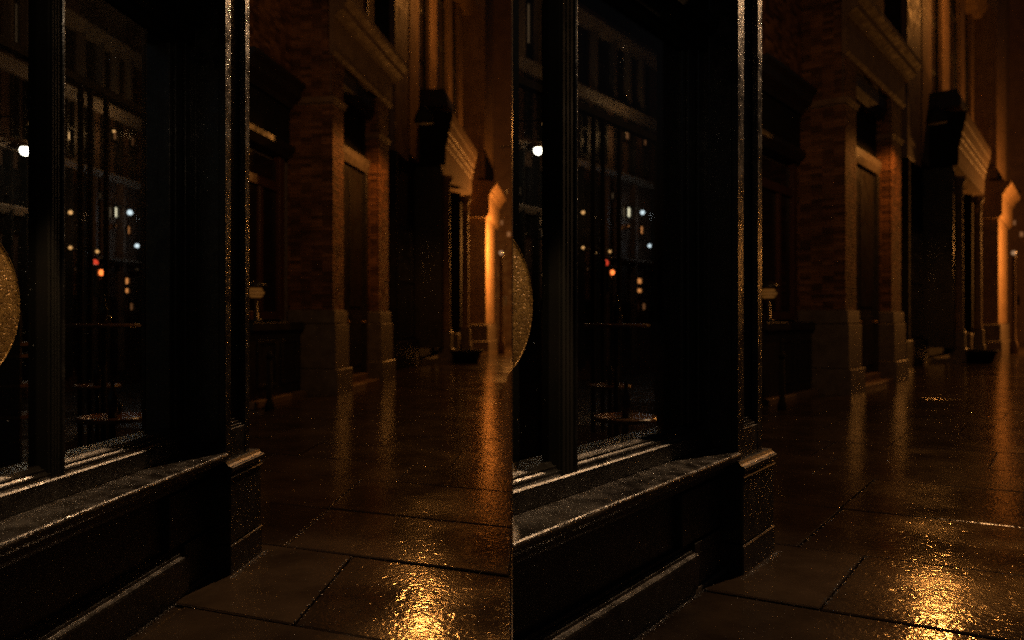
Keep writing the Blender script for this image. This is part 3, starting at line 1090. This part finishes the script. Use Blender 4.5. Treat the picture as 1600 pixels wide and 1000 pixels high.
def street_lights(S, fs, fb, fa):
    # a lamp high over the brick doorway, with a deep hood hung below it on a rod
    Y = 17.2
    X, _ = S.at(662, Y)
    u, n = fb.un(X, Y)
    z = 5.95
    zh = 12.0
    la = root('bracket_lamp', f'sodium street lamp hung on a rod with dark hood over the brick doorway, {S.where}', 'street lamp', fb,
              'bracket lamps', at=(u, n))
    part(MB().tube((0, -n - 0.45, zh + 0.9), (0, 0.0, zh + 0.35), 0.035).tube((0, -n - 0.45, zh + 0.1), (0, -0.5, zh + 0.5), 0.025), 'bracket', M_IRON, la)
    part(MB().tube((0, 0, z + 0.3), (0, 0, zh + 0.36), 0.012, 6), 'rod', M_MATTE, la)
    part(MB().lathe(0, 0, [(0.215, z - 0.03), (0.215, z), (0.19, z + 0.14), (0.10, z + 0.28), (0.03, z + 0.34)], 20), 'hood', M_MATTE, la, True)
    part(MB().ball(0, 0, z - 0.0, 0.03), 'bulb', E_WARM, la, True)
    sp = light('lamp_beam', la, (0, 0, z - 0.13), 150.0 if S.clip < 0 else 125.0, (1.0, 0.37, 0.075), 0.15, spot=(R(34), 1.0))
    light('pier_fill', la, (0, 0, z - 0.14), 170.0, SODIUM, 0.10, spot=(R(168), 0.3))  # second spot added to lift the street faces of the piers
    tgt = Vector((*S.ground(652, 925), 0.0))
    d = tgt - la.matrix_basis @ Vector((0, 0, z - 0.13))
    sp.rotation_euler = (la.matrix_basis.to_3x3().inverted() @ d).to_track_quat('-Z', 'Y').to_euler()
    # unseen lamp added to light the upper storeys; its long arm is invented
    Y = 27.6
    X, _ = S.at(772, Y)
    u, n = fb.un(X, Y)
    zh = 13.5
    lb = root('facade_fill_lamp', f'unseen sodium lamp on a long arm, added to light the upper storeys, {S.where}', 'street lamp', fb,
              'added long arm lamps', at=(u, n))
    part(MB().tube((0, -n - 0.45, zh + 0.9), (0, 0.0, zh + 0.30), 0.04).tube((0, -n - 0.45, zh + 0.0), (0, -n + 0.6, zh + 0.62), 0.025), 'arm', M_IRON, lb)
    part(MB().lathe(0, 0, [(0.20, zh + 0.10), (0.19, zh + 0.14), (0.10, zh + 0.28), (0.05, zh + 0.34)], 16), 'hood', M_IRON, lb, True)
    part(MB().ball(0, 0, zh + 0.10, 0.10), 'bulb', E_SODIUM, lb, True)
    light('lamp_light', lb, (0, 0.0, zh - 0.04), 260.0, SODIUM, 0.13)
    # post lamp further up the street
    p = fa.O + fa.e * (-0.2 if S.clip < 0 else -0.1) + fa.nv * (1.75 if S.clip < 0 else 3.2)
    X, Y = p.x, p.y
    la = root('post_lamp', f'tall sodium post lamp on the far pavement, just out of sight, {S.where}', 'street lamp', WORLD, 'post lamps', at=(X, -Y))
    part(MB().lathe(0, 0, [(0.17, -0.04), (0.17, 0.7), (0.09, 0.85), (0.06, 4.9)], 12), 'post', M_IRON, la, True)
    part(MB().lathe(0, 0, [(0.22, 5.36), (0.20, 5.40), (0.06, 5.56)], 14), 'hood', M_IRON, la, True)
    part(MB().ball(0, 0, 5.2, 0.16), 'bulb', E_SODIUM, la, True)
    light('lamp_light', la, (-0.0, -0.0, 4.98), 3200.0, SODIUM, 0.18)
    # unseen lamp added to put highlights on sill and post; stay wires invented
    z = 6.0
    uu, nn = 4.0, 1.15
    la = root('shopfront_fill_lamp', f'unseen warm lamp on stay wires, added to light the black shopfront, {S.where}', 'lamp', fs, 'added hung lamps', at=(uu, nn))
    far = fb.O + fb.e * fb.hit(520) + fb.nv * 0.0
    fu, fn = fs.un(far.x, far.y)
    for q in ((-uu - 0.1, -nn - 0.2, 6.45), (fu - uu, fn - nn, 9.6)):
        part(MB().tube(q, (0, 0, z + 0.42), 0.006, 5), 'stay_wire', M_IRON, la)
    part(MB().lathe(0, 0, [(0.20, z + 0.04), (0.16, z + 0.16), (0.05, z + 0.30), (0.02, z + 0.42)], 16), 'shade', M_IRON, la, True)
    part(MB().ball(0, 0, z + 0.07, 0.06), 'bulb', emit('hung_bulb', (1.0, 0.72, 0.42), 5.0), la, True)
    sp = light('lamp_light', la, (0, 0, z - 0.03), 680.0, (1.0, 0.62, 0.33), 0.07, spot=(R(36), 0.7))
    light('fill_glow', la, (0, 0, z - 0.02), 190.0, (1.0, 0.48, 0.17), 0.05)  # fill light added to lift the dark near sides of the facades
    sp.rotation_euler = Vector((-1.5 - uu, -(-0.05 - nn), 0.8 - z)).to_track_quat('-Z', 'Y').to_euler()


# ------------------------------------------------------------------ street reflections in the shop glass, built as objects behind it
def reflected_street(S, fs):
    n_h = -8.5
    f = fs
    clip = S.clip
    wh = S.where
    side = 'left' if clip < 0 else 'right'
    b = root('reflected_building', f'dark brick building across the rear yard, seen through the {side} shop window', 'building', f,
             'buildings for the window reflections', at=(0, 0))
    b['_clip'] = clip
    u0 = f.hit(-160, n_h)
    u1 = f.hit(258, n_h)
    part(MB().box(u0, u1, n_h - 2.5, n_h - 0.12, -0.04, 15), 'wall', M_FAR, b)

    def rect(px0, py0, px1, py1, n=n_h):
        pxm = (px0 + px1) / 2
        return f.hit(px0, n), f.hit(px1, n), f.z(pxm, py1, n), f.z(pxm, py0, n)
    # string courses
    for (px, py, h, out) in ((104, 135, 0.22, 0.16), (104, 250, 0.14, 0.10), (165, 403, 0.10, 0.12), (104, 20, 0.25, 0.2), (20, 322, 0.16, 0.1)):
        z = f.z(px, py, n_h)
        a = u0 if px < 150 else f.hit(150, n_h)
        e_ = f.hit(58, n_h) if px == 20 else u1
        part(MB().prof([(n_h - 0.11, z - h), (n_h + 0.02, z - h), (n_h + out, z - 0.03), (n_h + out, z), (n_h - 0.11, z + 0.02)], a, e_), 'string_course', M_FARSTONE, b)
    # unlit windows on the upper floors
    za = [f.z(104, 128, n_h), f.z(104, 30, n_h)]
    zb = [f.z(104, 240, n_h), f.z(104, 150, n_h)]
    cols = [(-6, 6), (24, 36), (44, 54), (110, 122), (134, 152), (164, 176), (186, 196), (208, 216)]
    for (a, c) in cols:
        for (z0, z1) in ((za[0], za[1]), (zb[0], zb[1])):
            sash(b, f, f.hit(a, n_h), f.hit(c, n_h), n_h - 0.08, z0, z1, bars=1)
    for (a, c) in zip(cols, cols[1:]):
        m_ = (a[1] + c[0]) / 2
        part(MB().box(f.hit(m_ - 2, n_h), f.hit(m_ + 2, n_h), n_h - 0.11, n_h + 0.06, za[0] - 0.1, za[1] + 0.3), 'brick_strip', M_FARSTONE, b)
    # pilaster strips and unlit windows of the middle floors
    zm0, zm1 = f.z(104, 398, n_h), f.z(104, 262, n_h)
    for px in (14, 38, 108, 128, 147, 161, 190.5, 222):
        part(MB().box(f.hit(px - 1.6, n_h), f.hit(px + 1.6, n_h), n_h - 0.11, n_h + 0.07, 0.3, zm1), 'brick_strip', M_FAR if px % 2 else M_MATTE, b)
    for (a, c) in ((-4, 10), (20, 34), (42, 54), (112, 124), (131, 144), (150, 158)):
        sash(b, f, f.hit(a, n_h), f.hit(c, n_h), n_h - 0.07, zm0 + 0.3, zm1 - 0.3, bars=2)
    # lit windows
    for (p, mt) in (((179, 322, 187, 341), E_CREAM), ((168, 350, 173, 361), E_ORANGE), ((180, 350, 185, 356), E_ORANGE), ((200, 352, 206, 367), E_ORANGE),
                    ((194, 432, 205, 446), E_ORANGE), ((194, 448, 205, 460), E_ORANGE)):
        sash(b, f, *[x for x in (rect(*p)[0], rect(*p)[1])], n_h - 0.02, rect(*p)[2], rect(*p)[3], 'lit_window', pane=mt, bars=0)
    for (p, mt) in (((174, 204, 182, 220), E_DIM), ((203, 213, 209, 229), E_DIM), ((163, 292, 170, 300), E_DIM), ((20, 4, 27, 70), E_FAINT),
                    ((113, 418, 119, 423), E_DIM), ((200, 472, 208, 486), E_DIM), ((42, 356, 50, 372), E_FAINT), ((134, 370, 139, 380), E_FAINT),
                    ((8, 292, 14, 306), E_FAINT), ((208, 418, 218, 424), E_FAINT), ((152, 300, 158, 312), E_FAINT)):
        sash(b, f, *[x for x in (rect(*p)[0], rect(*p)[1])], n_h + 0.03, rect(*p)[2], rect(*p)[3], 'lit_window', pane=mt, bars=0)  # glowing panes added for lit ledges and faint glints in the reflection
    # shop fronts on the ground floor, unlit
    for (a, c) in ((-10, 18), (30, 56), (106, 140), (150, 186)):
        sash(b, f, f.hit(a, n_h), f.hit(c, n_h), n_h - 0.07, 0.5, 1.5 + 0.045 * 12, bars=2)
    del b['_clip']

    # lanterns standing in for lights reflected in the glass
    def lantern(px, py, n, mt, r, power, colr, what, shade=True):
        u, z = f.hit(px, n), f.z(px, py, n)
        X = f.O.x + f.e.x * u + f.nv.x * n
        if clip > 0 and X < 0.3:
            return
        l = root('reflected_lantern', f'{what} seen through the {side} shop window', 'lantern', f, 'lanterns for the window reflections', at=(u, n, z))
        part(MB().tube((0, n_h - n - 0.1, 0.2), (0, 0, r * 1.6), 0.02), 'arm', M_IRON, l)
        if shade:
            part(MB().lathe(0, 0, [(r * 3.2, r * 0.5), (r * 2.0, r * 1.2), (r * 0.3, r * 1.9)], 14), 'shade', M_STONE, l, True)
        part(MB().ball(0, 0, 0, r), 'globe', mt, l, True)
        if power:
            light('lantern_light', l, (0, 0.3, -r - 0.05), power, colr, 0.1)
    lantern(40, 235, n_h + 0.9, E_WHITE, 0.095, 13.0, (1.0, 0.86, 0.62), 'bright white lantern with broad shade', True)
    lantern(50, 194, n_h + 0.8, E_WARM, 0.05, 5.0, (1.0, 0.6, 0.3), 'small warm lantern above the bright white one')
    lantern(110, 332, n_h + 0.4, E_WARM, 0.042, 9.0, (1.0, 0.5, 0.2), 'small orange lantern nearest the mullion', False)
    lantern(203, 332, n_h + 0.3, E_BLUE, 0.06, 2.5, (0.8, 0.9, 1.0), 'cool white lantern right of the cream lit window', False)
    lantern(214, 384, n_h + 0.3, E_BLUE, 0.05, 1.0, (0.8, 0.9, 1.0), 'low cool white lantern at the right of the glass', False)
    lantern(110, 387, n_h + 0.6, E_WARM, 0.035, 0, None, 'pale lantern low beside the mullion', False)
    lantern(152, 393, n_h + 0.8, E_WARM, 0.035, 0, None, 'dim amber lantern just above the red signals', False)
    lantern(129, 395, n_h + 0.8, E_WARM, 0.026, 0, None, 'faint amber lantern left of the other dim one', False)
    lantern(178, 205, n_h + 0.3, E_WARM, 0.03, 8.0, (1.0, 0.55, 0.22), 'high amber lantern under the upper ledge', False)
    lantern(48, 430, n_h + 0.6, E_WARM, 0.02, 0, None, 'tiny pale lantern right of the gold disc', False)

    # two signals on posts, added for the red lights in the reflection
    for (px, py, n, mt, r, what) in ((137, 411, n_h + 1.6, E_RED, 0.07, 'traffic signal showing a deep red light'),
                                     (147, 426, n_h + 2.1, E_AMBER, 0.055, 'traffic signal showing an orange red light')):
        u, z = f.hit(px, n), f.z(px, py, n)
        t = root('reflected_signal', f'{what}, seen through the {side} shop window', 'traffic light', f, 'signals for the window reflections', at=(u, n))
        part(MB().tube((0.0, -0.05, -0.04), (0.0, -0.05, z + 0.25), 0.035), 'post', M_IRON, t)
        hd = part(MB().box(-0.10, 0.10, 0.0, 0.12, z - 0.42, z + 0.14, 0.01), 'head', M_IRON, t)
        d = MB()
        d.ball(-0.0, 0.13, z, r)
        part(d, 'lit_lens', mt, hd, True)
        for k in (1, 2):
            part(MB().ball(0, 0.10, z - 0.15 * k, r * 0.9), 'dark_lens', M_DARKGLASS, hd, True)

    # tables added to imitate brown streaks reflected in the glass
    for (px, py, zt, r, what) in ((176, 650, 0.76, 0.25, 'small round brown table nearest the glass'), (152, 601, 0.78, 0.24, 'round brown table set further back'),
                                  (162, 506, 1.462, 0.33, 'tall round bar table at the back')):
        Y = (CAM_H - zt) * F_PX / (py - 500.0)
        X = S.at(px, Y)[0]
        u, n = f.un(X, Y)
        t = root('table', f'{what}, seen through the {side} shop window', 'table', f, 'tables for the window reflections', at=(u, n))
        part(MB().lathe(0, 0, [(r - 0.01, zt - 0.035), (r, zt - 0.025), (r, zt - 0.008), (r - 0.008, zt)], 28), 'table_top', M_TABLE, t, False)
        part(MB().lathe(0, 0, [(0.03, 0.05), (0.025, zt - 0.04)], 12), 'stem', M_MATTE, t, True)
        part(MB().lathe(0, 0, [(0.20, -0.045), (0.20, -0.02), (0.05, 0.04), (0.03, 0.06)], 16), 'foot', M_MATTE, t, True)
        for k, (dx, dy) in enumerate(((-0.1, 0.06), (0.12, -0.03))):
            bt = root('glass_tumbler' if k else 'bottle',
                      (f'small tumbler on the {what.split(" table")[0]} table, {side} shop window' if k else
                       f'slim dark bottle on the {what.split(" table")[0]} table, {side} shop window'), 'tumbler' if k else 'bottle', f,
                      'tumblers on the tables' if k else 'bottles on the tables', at=(u + dx, n + dy, zt + 0.001))
            if k:
                part(MB().lathe(0, 0, [(0.028, 0), (0.034, 0.09), (0.030, 0.09), (0.026, 0.012)], 12), 'tumbler_body', M_DARKGLASS, bt, True)
            else:
                part(MB().lathe(0, 0, [(0.035, 0), (0.036, 0.16), (0.014, 0.21), (0.013, 0.27), (0.015, 0.28)], 12), 'bottle_body', M_DARKGLASS, bt, True)
    # rack behind the first pane, in place of level lines reflected there
    Y = 8.0
    for (px, zz, what) in ((40, 1.15, 'dark shelf rack behind the gold disc'),):
        X = S.at(px, Y)[0]
        if clip > 0:
            X = max(X, 0.35)
        u, n = f.un(X, Y)
        t = root('reflected_rack', f'{what}, seen through the {side} shop window', 'shelf', f, 'shelf racks', at=(u, n))
        for z in (0.5, 0.82, 1.12, 1.24):
            part(MB().box(-0.28, 0.28, -0.15, 0.15, z, z + 0.03), 'shelf', M_TABLE, t)
        for s in (-0.26, 0.26):
            part(MB().box(s - 0.015, s + 0.015, -0.14, 0.14, -0.04, 1.6), 'upright', M_IRON, t)
    # bars added for the upright lines reflected in the glass
    n_r = -3.6
    rf = root('reflected_bars', f'thin dark rear window frame standing behind the {side} shop window', 'window frame', f, 'bars for the window reflections')
    rf['_clip'] = clip
    for px in (51, 126, 141, 166, 225):
        u = f.hit(px, n_r)
        part(MB().box(u - 0.014, u + 0.014, n_r - 0.03, n_r + 0.03, -0.04, 4.2), 'bar', M_PLINTH if px in (51,) else M_MATTE, rf)
    part(MB().box(f.hit(-20, n_r), f.hit(240, n_r), n_r - 0.05, n_r + 0.05, 4.21, 4.3), 'head_rail', M_MATTE, rf)
    del rf['_clip']


# ------------------------------------------------------------------ rain drops
def drop_mesh(pts, flat):
    """pts: (pos Vector, normal Vector, radius)"""
    base = bmesh.new()
    bmesh.ops.create_icosphere(base, subdivisions=1, radius=1.0)
    bv = [v.co.copy() for v in base.verts]
    bf = [[v.index for v in f_.verts] for f_ in base.faces]
    base.free()
    V, Fc = [], []
    for p, nrm, r in pts:
        q = nrm.to_track_quat('Z', 'Y')
        k = len(V)
        for c in bv:
            V.append(p + q @ Vector((c.x * r, c.y * r, c.z * r * flat)))
        for t in bf:
            Fc.append([k + i for i in t])
    me = bpy.data.meshes.new('rain_drops')
    me.from_pydata([tuple(v) for v in V], [], Fc)
    for p in me.polygons:
        p.use_smooth = True
    me.materials.append(M_WATER)
    return me


def drops(S, f):
    r = S.rnd
    side = 'left' if S.clip < 0 else 'right'
    nv3 = Vector((f.nv.x, f.nv.y, 0))
    e3 = Vector((f.e.x, f.e.y, 0))
    O3 = Vector((f.O.x, f.O.y, 0))

    def P(u, n, z):
        return O3 + e3 * u + nv3 * n + Vector((0, 0, z))
    pts = []

    def add(u, n, z, nrm, rad):
        p = P(u, n, z)
        if p.x * S.clip < 0.012:
            return
        pts.append((p, nrm, rad))
    up = Vector((0, 0, 1))
    # on the glass, a cluster high on the pane and scattered beads
    for _ in range(70):
        px, py = r.gauss(178, 6), r.gauss(92, 22)
        add(f.hit(px, -0.28), -0.279, f.z(px, py, -0.28), nv3, r.uniform(0.0012, 0.0030))
    for _ in range(260):
        px, py = r.uniform(2, 258), r.uniform(20, 690)
        if 55 < px < 104:
            continue
        z = f.z(px, py, -0.28)
        if 0.9 < z < 3.05:
            add(f.hit(px, -0.28), -0.279, z, nv3, r.uniform(0.0008, 0.0026))
    # sill
    for _ in range(420):
        u = r.uniform(-2.6, f.hit(345, -0.05))
        n = r.uniform(-0.19, -0.028)
        add(u, n, 0.7135 + (-0.024 - n) * 0.113, up, r.uniform(0.0012, 0.0042))
    for _ in range(700):
        add(r.uniform(-2.6, f.hit(345, -0.05)), -0.0205 - r.random() * 0.004, r.uniform(0.704, 0.713), (nv3 + up).normalized(), r.uniform(0.0012, 0.0030))
    # ledges of the base moulding
    for _ in range(420):
        add(r.uniform(-2.4, f.hit(300, -0.1)), -0.086 - r.random() * 0.02, 0.218, up, r.uniform(0.0008, 0.0020))
    # post face
    ua, ub = f.hit(352, -0.04), f.hit(390, -0.04)
    ul, ur = f.hit(361, -0.04), f.hit(383, -0.04)
    for _ in range(1500):
        u = r.choice((r.uniform(ua, ul), r.uniform(ur, ub), r.uniform(ul, ur)))
        z = 0.9 + 3.0 * r.random() ** 0.8
        n = -0.08 if ul < u < ur else -0.04
        add(u, n, z, nv3, r.uniform(0.0008, 0.0022))
    for _ in range(260):
        add(r.uniform(f.hit(360), 0.0), 0.0, r.uniform(0.18, 0.6), nv3, r.uniform(0.0008, 0.0022))
    for _ in range(160):
        add(r.uniform(f.hit(358), 0.0), 0.010, r.uniform(0.636, 0.645), up, r.uniform(0.0014, 0.0032))
    for _ in range(90):
        add(r.uniform(f.hit(360), 0.0), 0.004, 0.174, (nv3 + up).normalized(), r.uniform(0.0012, 0.0028))
    # where wall and pavement meet
    for _ in range(500):
        add(r.uniform(-2.2, f.hit(318, -0.09)), -0.093 + abs(r.gauss(0, 0.012)), 0.002, up, r.uniform(0.0015, 0.0045))
    for _ in range(380):
        add(r.uniform(f.hit(358) - 0.06, 0.03), 0.012 + abs(r.gauss(0, 0.02)), 0.002, up, r.uniform(0.0015, 0.005))
    me = drop_mesh(pts, 0.55)
    o = bpy.data.objects.new('rain_drops', me)
    o['kind'] = 'stuff'
    o['label'] = f'rain beads on the {side} black shopfront and its glass'
    col.objects.link(o)
    # on the pavement
    pts = []
    for _ in range(1500):
        px = r.uniform(330, 800)
        py = 500 + 500 * r.random() ** 0.7
        if py < 640:
            continue
        X, Y = S.ground(px, py)
        if X * S.clip < 0.01:
            continue
        u, n = f.un(X, Y)
        if n < 0.03 and u < 0.02:
            continue
        pts.append((Vector((X, Y, 0.0015)), up, r.uniform(0.0012, 0.0042) * (Y / 5.0) ** 0.6))
    for (p, q, dz, cen, along) in S.edges:
        L = (q - p).length
        dens = 44 if along and cen.y < 8 else 14
        for _ in range(int(L * dens)):
            if r.random() < 0.45:
                continue
            t = r.random()
            a = p.lerp(q, t)
            a = a + (cen - a).normalized() * r.uniform(0.002, 0.012)
            if a.x * S.clip < 0.01:
                continue
            u, n = f.un(a.x, a.y)
            if n < 0.03 and u < 0.02:
                continue
            pts.append((Vector((a.x, a.y, dz + 0.0005)), up, (r.uniform(0.004, 0.009) if along and a.y < 8.5 else r.uniform(0.002, 0.005) * (a.y / 5.0) ** 0.6)))
    me = drop_mesh(pts, 0.5)
    o = bpy.data.objects.new('pavement_drops', me)
    o['kind'] = 'stuff'
    o['label'] = f'rain beads on the wet pavement in the {side} half'
    col.objects.link(o)


for S in (LEFT, RIGHT):
    paving(S)
    fs = shopfront(S)
    fb = brick_building(S)
    porch_building(S)
    fa = amber_building(S)
    street_lights(S, fs, fb, fa)
    reflected_street(S, fs)
    drops(S, fs)
for o in bpy.data.objects:
    if '_clip' in o:
        del o['_clip']
